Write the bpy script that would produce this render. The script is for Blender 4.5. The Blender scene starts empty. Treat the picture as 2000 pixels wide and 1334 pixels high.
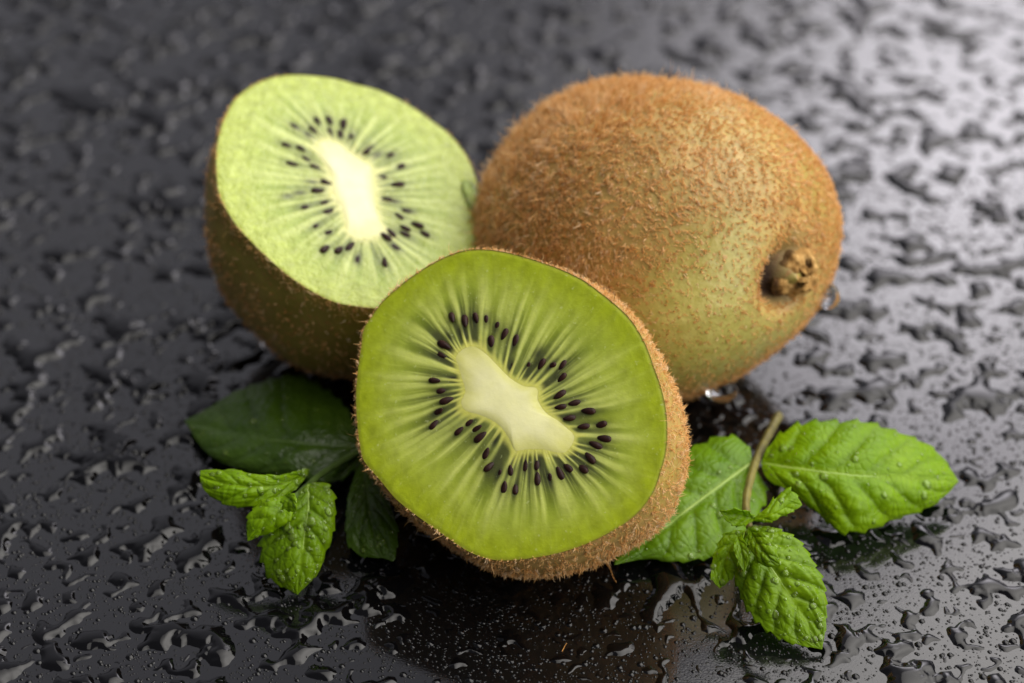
import bpy, math
import numpy as np
from mathutils import Vector, Matrix

S = 0.01                                   # everything below is written in centimetres
rng = np.random.default_rng(7)
scene = bpy.context.scene
COL = scene.collection

# ------------------------------------------------------------------ camera
PITCH = math.radians(36.0); DIST = 36.0; LENS = 75.0
LOOK = np.array([0.0, 0.0, 2.0])
NV = np.array([0, -math.cos(PITCH), math.sin(PITCH)])
RV = np.array([1.0, 0, 0]); UV = np.array([0, math.sin(PITCH), math.cos(PITCH)])
CAM = LOOK + DIST * NV
FPX = 2000 * LENS / 36.0
cam = bpy.data.cameras.new('camera'); cam.lens = LENS; cam.sensor_width = 36
cam.clip_start = 0.01; cam.clip_end = 50
cam.dof.use_dof = True; cam.dof.focus_distance = 0.328; cam.dof.aperture_fstop = 11.5
cam_o = bpy.data.objects.new('camera', cam); COL.objects.link(cam_o)
cam_o.location = CAM * S
cam_o.rotation_euler = (math.pi / 2 - PITCH, 0, 0)
scene.camera = cam_o

# ------------------------------------------------------------------ world, lamps, exposure
w = bpy.data.worlds.new('World'); scene.world = w; w.use_nodes = True
w.node_tree.nodes['Background'].inputs[0].default_value = (0.90, 0.89, 1.0, 1)
w.node_tree.nodes['Background'].inputs[1].default_value = 0.18
def area(name, d, dist, size, power, color=(1, 1, 1), target=(0, 0, 2), sigma=None):
    l = bpy.data.lights.new(name, 'AREA'); l.shape = 'SQUARE'; l.size = size * S
    l.energy = power; l.color = color
    o = bpy.data.objects.new(name, l); COL.objects.link(o)
    d = Vector(d).normalized()
    o.location = (Vector(target) + d * dist) * S
    o.rotation_euler = d.to_track_quat('Z', 'Y').to_euler()
    if sigma:                              # a softbox is brightest in the middle
        l.use_nodes = True; nt = l.node_tree; em = nt.nodes['Emission']
        g = nt.nodes.new('ShaderNodeNewGeometry'); sub = nt.nodes.new('ShaderNodeVectorMath'); sub.operation = 'SUBTRACT'
        sub.inputs[1].default_value = (0.5, 0.5, 0)
        nt.links.new(g.outputs['Parametric'], sub.inputs[0])
        sx = nt.nodes.new('ShaderNodeSeparateXYZ'); nt.links.new(sub.outputs[0], sx.inputs[0])
        def mth(op, a, b):
            n = nt.nodes.new('ShaderNodeMath'); n.operation = op
            for i, v in enumerate((a, b)):
                if isinstance(v, (int, float)): n.inputs[i].default_value = v
                else: nt.links.new(v, n.inputs[i])
            return n.outputs[0]
        ux, uy = mth('MULTIPLY', sx.outputs[0], 1 / sigma[0]), mth('MULTIPLY', sx.outputs[1], 1 / sigma[1])
        r2 = mth('ADD', mth('MULTIPLY', ux, ux), mth('MULTIPLY', uy, uy))
        nt.links.new(mth('POWER', 2.71828, mth('MULTIPLY', r2, -.5)), em.inputs['Strength'])
    return o
area('softbox_back', (0.23, 0.83, 0.50), 100, 110, 23.0, (0.99, 0.945, 1.0), (8, 6, 0), sigma=(.115, .135))
area('fill_back_left', (-0.26, 0.80, 0.54), 125, 190, 3.8, (0.92, 0.91, 1.0), (-4, 4, 0), sigma=(.26, .26))  # added fill, raises the grey reflected in the table at left
area('softbox_key', (0.56, 0.12, 0.82), 100, 175, 50.0, (1, 0.96, 0.91), sigma=(.34, .34))
area('softbox_side', (0.80, -0.55, 0.26), 80, 50, 3.2, (1, 0.97, 0.93))
scene.view_settings.view_transform = 'Standard'; scene.view_settings.look = 'None'
scene.view_settings.exposure = 0; scene.view_settings.gamma = 1
scene.render.engine = 'CYCLES'
scene.cycles.use_denoising = True
scene.cycles.max_bounces = 8; scene.cycles.transparent_max_bounces = 12

# ------------------------------------------------------------------ helpers
def ray(px):
    px = np.atleast_2d(np.asarray(px, float))
    return ((px[:, :1] - 1000) / FPX) * RV + ((667 - px[:, 1:2]) / FPX) * UV - NV
def at(px, z):
    d = ray(px); t = (np.asarray(z) - CAM[2]) / d[:, 2]
    return CAM + d * t[:, None]
def onplane(px, c, n):
    d = ray(px); t = ((c - CAM) @ n) / (d @ n)
    return CAM + d * t[:, None]
def proj(P):
    P = np.atleast_2d(P) - CAM; z = -(P @ NV)
    return np.c_[1000 + FPX * (P @ RV) / z, 667 - FPX * (P @ UV) / z]
def catmull(P, closed, k=12):
    P = np.asarray(P, float); m = len(P); out = []
    for i in range(m if closed else m - 1):
        if closed: p0, p1, p2, p3 = P[i - 1], P[i], P[(i + 1) % m], P[(i + 2) % m]
        else: p0, p1, p2, p3 = P[max(i - 1, 0)], P[i], P[i + 1], P[min(i + 2, m - 1)]
        for t in np.linspace(0, 1, k, endpoint=False):
            out.append(.5 * (2 * p1 + (p2 - p0) * t + (2 * p0 - 5 * p1 + 4 * p2 - p3) * t * t + (3 * p1 - p0 - 3 * p2 + p3) * t ** 3))
    if not closed: out.append(P[-1])
    return np.array(out)
def arclen(P, n, closed=False):
    Q = np.vstack([P, P[:1]]) if closed else P
    s = np.r_[0, np.cumsum(np.linalg.norm(np.diff(Q, axis=0), axis=1))]
    u = np.linspace(0, s[-1], n, endpoint=not closed)
    return np.stack([np.interp(u, s, Q[:, k]) for k in range(Q.shape[1])], 1)
def sstep(a, b, x):
    t = np.clip((x - a) / (b - a), 0, 1); return t * t * (3 - 2 * t)
def mk(name, V, F, mat, parent=None, origin=(0, 0, 0), smooth=True, attrs=None, cols=None):
    V = (np.asarray(V, float) - np.asarray(origin, float)) * S
    me = bpy.data.meshes.new(name)
    if isinstance(F, np.ndarray):
        n, k = F.shape
        me.vertices.add(len(V)); me.vertices.foreach_set('co', V.astype(np.float32).ravel())
        me.loops.add(n * k); me.loops.foreach_set('vertex_index', F.astype(np.int32).ravel())
        me.polygons.add(n)
        me.polygons.foreach_set('loop_start', np.arange(0, n * k, k, dtype=np.int32))
        me.update(calc_edges=True)
    else:
        me.from_pydata([tuple(v) for v in V], [], F); me.update()
    me.polygons.foreach_set('use_smooth', np.full(len(me.polygons), smooth))
    for an, av in (attrs or {}).items():
        a = me.attributes.new(an, 'FLOAT', 'POINT'); a.data.foreach_set('value', np.asarray(av, np.float32).ravel())
    for an, av in (cols or {}).items():
        a = me.attributes.new(an, 'FLOAT_COLOR', 'POINT')
        a.data.foreach_set('color', np.c_[av, np.ones(len(av))].astype(np.float32).ravel())
    me.validate()
    o = bpy.data.objects.new(name, me); COL.objects.link(o)
    if mat: me.materials.append(mat)
    if parent is not None: o.parent = parent
    else: o.location = np.asarray(origin, float) * S
    return o
def tag(o, label=None, cat=None, group=None, kind=None):
    for k, v in (('label', label), ('category', cat), ('group', group), ('kind', kind)):
        if v: o[k] = v
    return o
def thing(name, loc, label, cat, group=None):
    e = bpy.data.objects.new(name, None); COL.objects.link(e); e.location = np.asarray(loc) * S
    e.empty_display_size = 0.01
    return tag(e, label, cat, group)
def gridF(m, n, wrap=False):
    i = np.arange(m - 1)[:, None]; j = np.arange(n if wrap else n - 1)[None, :]; j2 = (j + 1) % n
    return np.stack([i * n + j, i * n + j2, (i + 1) * n + j2, (i + 1) * n + j], -1).reshape(-1, 4)
def vnoise(P, scale, seed=0, octaves=3):
    """cheap smooth 3-D noise: sums of random sine waves, about -1..1"""
    r = np.random.default_rng(seed); out = np.zeros(len(P)); amp = 1; tot = 0
    for o in range(octaves):
        for _ in range(7):
            d = r.normal(size=3); d /= np.linalg.norm(d); f = scale * 2 ** o * r.uniform(.6, 1.5)
            out += amp * np.sin(P @ d * f * 2 * math.pi + r.uniform(0, 6.28)) / 3.0
        tot += amp; amp *= .5
    return out / tot

# node material helper
class NT:
    def __init__(s, name):
        s.m = bpy.data.materials.new(name); s.m.use_nodes = True; s.t = s.m.node_tree
        s.b = s.t.nodes['Principled BSDF']; s.out = s.t.nodes['Material Output']
    def n(s, typ, **kw):
        nd = s.t.nodes.new('ShaderNode' + typ)
        for k, v in kw.items(): setattr(nd, k, v)
        return nd
    def l(s, a, b): s.t.links.new(a, b)
    def set(s, **kw):
        for k, v in kw.items(): s.b.inputs[k.replace('_', ' ')].default_value = v
    def math(s, op, a, b=0.0, clamp=False):
        nd = s.n('Math', operation=op, use_clamp=clamp)
        for i, v in enumerate((a, b)):
            if isinstance(v, (int, float)): nd.inputs[i].default_value = v
            else: s.l(v, nd.inputs[i])
        return nd.outputs[0]
    def mix(s, f, a, b, bt='MIX'):
        nd = s.n('Mix', data_type='RGBA', blend_type=bt)
        for i, v in ((0, f), (6, a), (7, b)):
            if isinstance(v, tuple): nd.inputs[i].default_value = (*v, 1)
            elif isinstance(v, (int, float)): nd.inputs[i].default_value = v
            else: s.l(v, nd.inputs[i])
        return nd.outputs[2]
    def noise(s, scale, detail=3, rough=.55, coord='Object', stretch=None):
        tc = s.n('TexCoord'); nz = s.n('TexNoise'); nz.inputs['Scale'].default_value = scale
        nz.inputs['Detail'].default_value = detail; nz.inputs['Roughness'].default_value = rough
        src = tc.outputs[coord]
        if stretch:
            mp = s.n('Mapping'); mp.inputs['Scale'].default_value = stretch; s.l(src, mp.inputs[0]); src = mp.outputs[0]
        s.l(src, nz.inputs['Vector'])
        return nz.outputs['Fac']
    def ramp(s, f, stops):
        r = s.n('ValToRGB'); cr = r.color_ramp
        while len(cr.elements) < len(stops): cr.elements.new(.5)
        for e, (p, c) in zip(cr.elements, stops):
            e.position = p; e.color = (*c, 1) if isinstance(c, tuple) else (c, c, c, 1)
        s.l(f, r.inputs[0]); return r.outputs[0]
    def attr(s, name):
        a = s.n('Attribute'); a.attribute_name = name; return a
    def bump(s, h, strength, dist):
        b = s.n('Bump'); b.inputs['Strength'].default_value = strength; b.inputs['Distance'].default_value = dist
        s.l(h, b.inputs['Height']); s.l(b.outputs[0], s.b.inputs['Normal']); return b

# ------------------------------------------------------------------ materials
def m_table():
    a = NT('black_glossy_table')
    a.set(IOR=1.72)
    a.l(a.ramp(a.noise(40, 4), [(.3, (.002, .002, .0025)), (.8, (.004, .004, .0045))]), a.b.inputs['Base Color'])
    a.l(a.ramp(a.noise(60, 4), [(.3, .045), (.75, .10)]), a.b.inputs['Roughness'])
    a.bump(a.noise(2600, 2), .035, .0003)
    return a.m
def m_water():                              # standing water over a black table
    a = NT('water_on_black'); a.set(Base_Color=(.0015, .0015, .002, 1), IOR=1.40, Roughness=.05)
    return a.m
def m_drop():                               # clear drop
    a = NT('clear_water'); a.set(Base_Color=(1, 1, 1, 1), IOR=1.33, Roughness=0.0, Transmission_Weight=1.0)
    return a.m
def m_dew():                                # drops on a leaf: clear, with green diffuse painted in for the light they focus
    a = NT('dew'); t = a.n('BsdfTransparent'); g = a.n('BsdfGlossy'); g.inputs['Roughness'].default_value = .08
    t.inputs['Color'].default_value = (.97, 1, .93, 1)
    tl = a.n('BsdfDiffuse'); tl.inputs['Color'].default_value = (.42, .62, .07, 1)
    m0 = a.n('MixShader'); m0.inputs[0].default_value = .13; a.l(t.outputs[0], m0.inputs[1]); a.l(tl.outputs[0], m0.inputs[2])
    f = a.n('Fresnel'); f.inputs['IOR'].default_value = 1.45
    mx = a.n('MixShader'); a.l(f.outputs[0], mx.inputs[0]); a.l(m0.outputs[0], mx.inputs[1]); a.l(g.outputs[0], mx.inputs[2])
    a.l(mx.outputs[0], a.out.inputs[0]); return a.m
def m_flesh(name, wet, grain):
    a = NT(name)
    c = a.attr('flesh').outputs['Color']
    n1 = a.noise(500, 4, .6)
    c = a.mix(a.math('MULTIPLY', a.ramp(n1, [(.35, 0.0), (.7, 1.0)]), .22), c, a.mix(1.0, c, (1.35, 1.3, 1.6), 'MULTIPLY'))
    n3 = a.noise(1500, 2)
    c = a.mix(a.ramp(n3, [(.66, 0.0), (.76, .28)]), c, (.62, .68, .36))
    a.l(c, a.b.inputs['Base Color'])
    a.set(IOR=1.38, Subsurface_Weight=.5, Subsurface_Scale=.0020, Subsurface_Radius=(1.0, 1.0, .3), Specular_IOR_Level=.4, Coat_Weight=.25, Coat_Roughness=.16, Coat_IOR=1.35)
    a.l(a.ramp(a.noise(350, 3), [(.3, wet), (.7, wet + .25)]), a.b.inputs['Roughness'])
    a.bump(a.math('ADD', a.math('MULTIPLY', a.noise(420, 3), 1.0), a.math('MULTIPLY', n3, .35)), grain, .0012)
    return a.m
def m_core():
    a = NT('kiwi_core')
    c = a.mix(.25, a.attr('flesh').outputs['Color'], a.ramp(a.noise(450, 3), [(.3, (.74, .73, .33)), (.7, (.88, .86, .52))]))
    a.l(c, a.b.inputs['Base Color'])
    a.set(IOR=1.38, Roughness=.42, Subsurface_Weight=.35, Subsurface_Scale=.002, Subsurface_Radius=(1, 1, .5))
    a.bump(a.noise(700, 3), .10, .0006)
    return a.m
def m_seed():
    a = NT('kiwi_seed')
    a.l(a.ramp(a.noise(900, 2), [(.3, (.010, .0035, .003)), (.75, (.040, .012, .008))]), a.b.inputs['Base Color'])
    a.set(Roughness=.42, IOR=1.38, Specular_IOR_Level=.3); a.bump(a.noise(2500, 2), .25, .0002)
    return a.m
def m_skin():
    a = NT('kiwi_skin')
    br = a.attr('brown').outputs['Fac']
    green = a.ramp(a.noise(180, 4), [(.3, (.22, .180, .022)), (.7, (.36, .295, .050))])
    brown = a.ramp(a.noise(260, 4), [(.3, (.29, .185, .048)), (.7, (.48, .31, .090))])
    c = a.mix(a.math('MULTIPLY', a.attr('bare').outputs['Fac'], .75), a.mix(br, green, brown), a.ramp(a.noise(500, 3), [(.3, (.40, .36, .08)), (.7, (.56, .50, .15))]))  # bare skin is paled further to paint in a broad highlight
    sp = a.ramp(a.noise(1150, 2, .5), [(.58, 0.0), (.66, 1.0)])
    c = a.mix(a.math('MULTIPLY', sp, .65), c, (.42, .19, .05))
    dk = a.attr('dark').outputs['Fac']
    c = a.mix(dk, c, (.030, .012, .004))
    a.l(c, a.b.inputs['Base Color'])
    a.l(a.math('ADD', a.ramp(a.noise(300, 3), [(.3, .36), (.7, .55)]), a.math('SUBTRACT', a.math('MULTIPLY', dk, .4), a.math('MULTIPLY', a.attr('bare').outputs['Fac'], .14))), a.b.inputs['Roughness']); a.set(IOR=1.5)
    a.bump(a.math('ADD', a.noise(900, 3), a.math('MULTIPLY', sp, .4)), .3, .0006)
    return a.m
def m_fuzz():
    a = NT('kiwi_fuzz')
    t = a.attr('tone').outputs['Fac']
    a.l(a.ramp(t, [(0.0, (.62, .31, .08)), (.5, (.92, .61, .25)), (1.0, (.98, .86, .60))]), a.b.inputs['Base Color'])
    a.set(Roughness=.5, IOR=1.45)
    tr = a.n('BsdfTranslucent'); tr.inputs['Color'].default_value = (.97, .66, .28, 1)
    mx = a.n('MixShader'); mx.inputs[0].default_value = .42
    a.l(a.b.outputs[0], mx.inputs[1]); a.l(tr.outputs[0], mx.inputs[2]); a.l(mx.outputs[0], a.out.inputs[0])
    return a.m
def m_scar():
    a = NT('dried_stem_end')
    c = a.ramp(a.noise(420, 5, .65), [(.32, (.10, .045, .012)), (.48, (.36, .20, .06)), (.72, (.58, .37, .14))])
    c = a.mix(a.attr('dark').outputs['Fac'], c, (.02, .008, .004))
    a.l(c, a.b.inputs['Base Color']); a.set(Roughness=.85, Specular_IOR_Level=.15); a.bump(a.noise(900, 4), .8, .0010)
    return a.m
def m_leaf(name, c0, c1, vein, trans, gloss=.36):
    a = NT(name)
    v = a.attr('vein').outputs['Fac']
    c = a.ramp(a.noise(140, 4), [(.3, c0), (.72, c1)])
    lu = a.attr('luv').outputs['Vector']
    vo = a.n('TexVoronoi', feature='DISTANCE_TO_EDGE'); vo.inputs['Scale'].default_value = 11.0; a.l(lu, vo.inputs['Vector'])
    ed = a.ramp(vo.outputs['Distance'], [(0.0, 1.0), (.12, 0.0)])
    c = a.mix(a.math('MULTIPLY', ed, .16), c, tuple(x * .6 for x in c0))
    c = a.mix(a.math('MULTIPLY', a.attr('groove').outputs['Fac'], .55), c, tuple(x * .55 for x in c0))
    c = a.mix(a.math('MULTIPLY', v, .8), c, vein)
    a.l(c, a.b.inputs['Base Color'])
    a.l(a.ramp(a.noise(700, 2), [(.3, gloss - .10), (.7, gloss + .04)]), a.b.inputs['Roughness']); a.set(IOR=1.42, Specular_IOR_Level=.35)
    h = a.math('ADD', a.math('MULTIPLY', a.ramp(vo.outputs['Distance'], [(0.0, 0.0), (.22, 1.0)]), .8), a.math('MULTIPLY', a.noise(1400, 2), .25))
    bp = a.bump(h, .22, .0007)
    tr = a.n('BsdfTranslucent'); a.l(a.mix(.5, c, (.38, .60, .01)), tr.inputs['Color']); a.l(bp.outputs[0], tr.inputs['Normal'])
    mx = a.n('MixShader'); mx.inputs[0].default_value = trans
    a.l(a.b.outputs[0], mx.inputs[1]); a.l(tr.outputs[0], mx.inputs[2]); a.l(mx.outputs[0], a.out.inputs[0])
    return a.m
def m_plain(name, c0, c1, rough=.45, scale=400):
    a = NT(name); a.l(a.ramp(a.noise(scale, 3), [(.3, c0), (.7, c1)]), a.b.inputs['Base Color']); a.set(Roughness=rough)
    return a.m
M = dict(table=m_table(), water=m_water(), drop=m_drop(), dew=m_dew(),
         flesh_front=m_flesh('kiwi_flesh', .34, .13), flesh_rear=m_flesh('kiwi_flesh_wet', .13, .70), core=m_core(), seed=m_seed(),
         skin=m_skin(), fuzz=m_fuzz(), scar=m_scar(),
         leaf=m_leaf('mint_leaf', (.115, .23, .002), (.215, .365, .004), (.28, .41, .03), .36),
         leaf_young=m_leaf('mint_leaf_young', (.175, .335, .002), (.275, .455, .004), (.38, .50, .04), .42),
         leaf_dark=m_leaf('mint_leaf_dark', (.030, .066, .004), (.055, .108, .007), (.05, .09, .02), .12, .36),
         leaf_mid=m_leaf('mint_leaf_mid', (.10, .215, .005), (.17, .31, .008), (.36, .44, .20), .24),
         stem=m_plain('mint_stem', (.10, .085, .025), (.22, .19, .045)),
         stem_green=m_plain('mint_stem_green', (.05, .09, .015), (.09, .15, .025)))

# ------------------------------------------------------------------ table
t = 120.0
table = mk('table_surface', [(-t, -t, 0), (t, -t, 0), (t, t, 0), (-t, t, 0)], [(0, 1, 2, 3)], M['table'], smooth=False)
tag(table, 'black glossy wet table top', kind='structure')

# ------------------------------------------------------------------ hair strands
def strands(P, N, D, length, width, tone, curl, seed):
    """P roots, N normals, D lay direction (unit, tangent), returns one mesh of bent tapered triangular strands"""
    r = np.random.default_rng(seed); n = len(P)
    up = r.uniform(.35, 1.0, (n, 1)); d0 = N * up + D * .8
    d0 /= np.linalg.norm(d0, axis=1, keepdims=True)
    bend = r.normal(size=(n, 3)) * curl; bend -= N * .15
    L = length[:, None]
    p1 = P + d0 * L * .4; d1 = d0 + bend; d1 /= np.linalg.norm(d1, axis=1, keepdims=True)
    p2 = p1 + d1 * L * .33; d2 = d1 + bend * .9 + r.normal(size=(n, 3)) * curl * .5; d2 /= np.linalg.norm(d2, axis=1, keepdims=True)
    p3 = p2 + d2 * L * .3
    a = np.cross(d0, r.normal(size=(n, 3))); a /= np.linalg.norm(a, axis=1, keepdims=True); b = np.cross(d0, a)
    V = np.empty((n, 10, 3)); k = 0
    for p, wd in ((P - N * .01, 1.0), (p1, .85), (p2, .6)):
        for q in range(3):
            an = q * 2.0944
            V[:, k] = p + (a * math.cos(an) + b * math.sin(an)) * (width * wd)[:, None]; k += 1
    V[:, 9] = p3
    T = []
    for s in (0, 3):
        for q in range(3):
            q2 = (q + 1) % 3
            T += [(s + q, s + q2, s + 3 + q2), (s + q, s + 3 + q2, s + 3 + q)]
    T += [(6, 7, 9), (7, 8, 9), (8, 6, 9)]
    F = (np.arange(n)[:, None, None] * 10 + np.array(T)[None]).reshape(-1, 3)
    return V.reshape(-1, 3), F, np.repeat(tone, 10)
def sample(V, F, dens, n, seed):
    """n random points on quads F, chosen by area times density; returns points, normals, face index, weights"""
    r = np.random.default_rng(seed)
    A, B, C, Dq = (V[F[:, i]] for i in range(4))
    nn = np.cross(C - A, Dq - B); ar = np.linalg.norm(nn, axis=1) + 1e-12; nn = nn / ar[:, None]
    pr = ar * dens; pr = pr / pr.sum()
    f = r.choice(len(F), n, p=pr); u, v = r.random(n)[:, None], r.random(n)[:, None]
    P = A[f] * (1 - u) * (1 - v) + B[f] * u * (1 - v) + C[f] * u * v + Dq[f] * (1 - u) * v
    return P, nn[f], f

# ------------------------------------------------------------------ kiwi halves
FO = np.array([(540,52),(620,62),(700,82),(780,108),(860,140),(920,172),(985,220),(1040,265),(1085,310),(1120,360),(1150,420),(1175,490),(1200,560),(1218,640),(1225,720),(1220,800),(1200,880),(1175,950),(1130,1015),(1075,1065),(1010,1105),(940,1140),(860,1170),(780,1190),(700,1203),(620,1208),(560,1203),(490,1178),(430,1140),(370,1098),(310,1055),(260,1018),(210,975),(160,915),(120,870),(90,825),(75,740),(68,660),(67,580),(75,490),(85,420),(95,350),(125,300),(175,235),(240,180),(310,130),(390,85),(465,58)]) / 1.9056 + [660, 460]
FC = np.array([(475,418),(440,450),(450,490),(465,540),(475,580),(460,620),(475,650),(520,665),(570,685),(610,715),(640,760),(660,800),(700,795),(760,795),(820,808),(855,800),(880,750),(850,715),(820,690),(775,660),(745,615),(740,570),(690,560),(640,530),(590,480),(550,440),(510,415)]) / 1.9056 + [660, 460]
FS = np.array([(425,305),(473,318),(514,308),(620,368),(571,400),(395,408),(360,540),(405,614),(357,702),(450,727),(516,718),(530,750),(550,813),(563,860),(642,875),(618,940),(742,904),(826,885),(853,861),(908,865),(938,827),(960,780),(990,755),(915,711),(932,653),(829,638),(826,592),(834,529),(836,481),(758,478),(862,680)]) / 1.9056 + [660, 460]
FD = np.array([(552,315),(590,345),(660,395),(415,375),(385,445),(705,490),(793,485),(645,490),(390,578),(372,655),(495,690),(585,765),(600,890),(660,940),(697,860),(790,905),(885,622),(975,705),(740,850),(430,535),(740,440),(460,360)]) / 1.9056 + [660, 460]
RO = np.array([(440,92),(520,97),(600,108),(680,130),(760,150),(840,185),(910,225),(980,275),(1040,320),(1085,370),(1125,430),(1155,510),(1180,590),(1200,670),(1205,740),(1200,800),(1180,860),(1120,930),(1030,985),(930,1012),(840,1020),(745,1012),(680,1005),(600,990),(520,955),(440,905),(370,850),(310,795),(255,740),(210,690),(165,620),(138,560),(128,480),(128,400),(140,320),(165,250),(200,190),(260,140),(330,108),(390,95)]) / 2.0219 + [360, 100]
RC = np.array([(545,355),(530,390),(550,430),(580,480),(585,540),(600,580),(625,620),(640,670),(650,715),(700,738),(750,730),(790,708),(775,675),(760,640),(750,590),(745,540),(740,490),(730,455),(680,420),(640,390),(600,360)]) / 2.0219 + [360, 100]
RS = np.array([(527,277),(575,274),(628,290),(508,310),(577,317),(660,335),(405,372),(460,385),(480,424),(425,445),(518,455),(713,403),(812,412),(850,457),(780,497),(842,527),(562,518),(527,551),(551,599),(482,615),(566,634),(523,687),(567,717),(556,780),(612,783),(655,771),(791,835),(795,733),(818,717),(873,700),(872,722),(920,687),(948,720),(850,650),(800,583)]) / 2.0219 + [360, 100]
RD = np.array([(617,328),(730,385),(507,516),(885,630),(830,590),(830,770),(410,573),(684,818),(490,330),(440,300),(455,560),(760,410)]) / 2.0219 + [360, 100]

seed_mesh = None
def seed_shape():
    m, n = 9, 12; th = np.linspace(0, math.pi, m)[:, None]; ph = np.linspace(0, 2 * math.pi, n, endpoint=False)[None, :]
    x = np.cos(th) * np.ones_like(ph); rr = np.sin(th) ** .9 * (1 + .28 * np.cos(th))
    V = np.stack([x * .118, rr * np.cos(ph) * .054, rr * np.sin(ph) * .046], -1).reshape(-1, 3)
    me_o = mk('seed', V, gridF(m, n, True), M['seed']); me = me_o.data
    bpy.data.objects.remove(me_o); return me

def kiwi_half(opx, cpx, corepx, seedpx, dimpx, el, az, depth, p, bulge, label, group, flesh_mat, pal, seed, fuzz_n, hair_len):
    global seed_mesh
    el, az = math.radians(el), math.radians(az); r = np.random.default_rng(seed)
    n = np.array([math.sin(az) * math.cos(el), -math.cos(az) * math.cos(el), math.sin(el)])
    o2 = catmull(opx, True); NA = 760
    ss = np.linspace(0, 1, 60) ** .8
    g = (1 - ss ** p) ** (1 / p) * (1 + bulge * 4 * ss * (1 - ss))
    z = 3.0
    for _ in range(25):                    # rest the dome on the table
        c = at([cpx], z)[0]; O = onplane(o2, c, n) - c
        zmin = min((c + O * gg - n * depth * s_)[:, 2].min() for gg, s_ in zip(g, ss)); z -= zmin
    e1 = RV - n * (RV @ n); e1 /= np.linalg.norm(e1); e2 = np.cross(n, e1)
    to2 = lambda P: np.stack([(P - c) @ e1, (P - c) @ e2], -1)
    to3 = lambda q, h=0: c + q[..., :1] * e1 + q[..., 1:2] * e2 + n * (h if np.isscalar(h) else h[..., None])
    OUT = arclen(to2(onplane(o2, c, n)), 900, True)
    CORE = arclen(to2(onplane(catmull(corepx, True), c, n)), 900, True)
    cc = CORE.mean(0)
    w_, ev = np.linalg.eigh(np.cov((CORE - cc).T)); ax = ev[:, 1]; ay = np.array([-ax[1], ax[0]])
    asp = math.sqrt(w_[1] / w_[0])
    def polar(Q, asp):
        d = Q - cc; x, y = d @ ax, d @ ay * asp
        return np.arctan2(y, x)
    PH = np.linspace(-math.pi, math.pi, NA, endpoint=False)
    def byang(Q, asp):
        a = polar(Q, asp); k = np.argsort(a); a, q = a[k], Q[k]
        a = np.r_[a[-60:] - 2 * math.pi, a, a[:60] + 2 * math.pi]; q = np.vstack([q[-60:], q, q[:60]])
        return np.stack([np.interp(PH, a, q[:, i]) for i in (0, 1)], 1)
    I = byang(CORE, asp); Oo = byang(OUT, 1.12)
    for _ in range(2): I = (np.roll(I, 1, 0) + I * 2 + np.roll(I, -1, 0)) / 4
    base = np.array([c[0] - n[0] * 1.5, c[1] - n[1] * 1.5, 0.0])
    root = thing('kiwi_half', base, label, 'kiwi', group)
    # ---- cut flesh
    NR = 100; tt = np.linspace(0, 1, NR) ** .9
    Q = I[None] * (1 - tt[:, None, None]) + Oo[None] * tt[:, None, None]
    T = np.repeat(tt[:, None], NA, 1); PHI = np.repeat(PH[None], NR, 0)
    wav = .010 * np.sin(T * 5 + 3 * PHI) + .003 * np.sin(T * 17 + 11 * PHI)
    light = np.zeros_like(T); rays = 66
    pk = np.linspace(-math.pi, math.pi, rays, endpoint=False) + r.uniform(-.55, .55, rays) * 2 * math.pi / rays
    for a_ in pk:
        dph = (PHI + wav - a_ + math.pi) % (2 * math.pi) - math.pi
        wd = r.uniform(.017, .030) * (1 + .5 * T); end = r.uniform(.72, 1.12)
        light += r.uniform(.5, 1.0) * np.exp(-(dph / wd) ** 2) * (1 - sstep(end - .4, end, T)) * (.55 + .45 * sstep(0, .12, T))
    for a_ in r.uniform(-math.pi, math.pi, 260):   # fine faint fibres
        dph = (PHI + wav - a_ + math.pi) % (2 * math.pi) - math.pi
        t0 = r.uniform(.1, .8)
        light += .28 * np.exp(-(dph / .007) ** 2) * sstep(t0, t0 + .1, T) * (1 - sstep(t0 + .15, t0 + .45, T))
    light = np.clip(light, 0, 1.15)
    patch = np.zeros_like(T)
    for k in range(2, 40):
        patch += np.sin(PHI * k + r.uniform(0, 6.28)) / math.sqrt(k) * r.uniform(.3, 1)
    patch = .5 + .5 * np.tanh(patch)
    dark = (1 - np.clip(light, 0, 1)) * sstep(.0, .07, T) * (1 - sstep(.20, .58 + .12 * patch, T)) * (.45 + .55 * patch)
    Q3 = Q.reshape(-1, 2)
    S2 = to2(onplane(seedpx, c, n)); D2 = to2(onplane(dimpx, c, n))
    smear = np.zeros(len(Q3))
    def rdir(q):
        k = np.argmin(((Q3 - q) ** 2).sum(1)) % NA; d = Oo[k] - I[k]; return d / np.linalg.norm(d)
    for q, amp, la, lb in [(q, .55, .22, .10) for q in S2] + [(q, 1.0, .15, .07) for q in D2]:
        d = rdir(q); e = Q3 - q
        smear = np.maximum(smear, amp * np.exp(-((e @ d) / la) ** 2 - ((e @ np.array([-d[1], d[0]])) / lb) ** 2))
    smear = smear.reshape(T.shape)
    def lerp(a, b, f): return a + (np.asarray(b) - a) * f[..., None]
    colr = np.ones(T.shape + (3,)) * np.array(pal['mid'])
    colr = lerp(colr, pal['outer'], sstep(.55, .93, T))
    colr = lerp(colr, pal['inner'], (1 - sstep(.0, .5, T)) * .7)
    colr = lerp(colr, pal['low'], (1 - np.clip(light, 0, 1)) * sstep(.05, .3, T) * (1 - sstep(.45, .86, T)) * (.35 + .65 * patch))
    colr = lerp(colr, pal['dark'], np.clip(dark * pal['darkness'], 0, 1))
    colr = lerp(colr, pal['ray'], np.clip(light * pal['rayamt'], 0, 1) * (1 - .72 * sstep(.35, .9, T)))
    colr = lerp(colr, pal['smear'], np.clip(smear * (1 - .3 * np.clip(light, 0, 1)), 0, 1))
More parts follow.
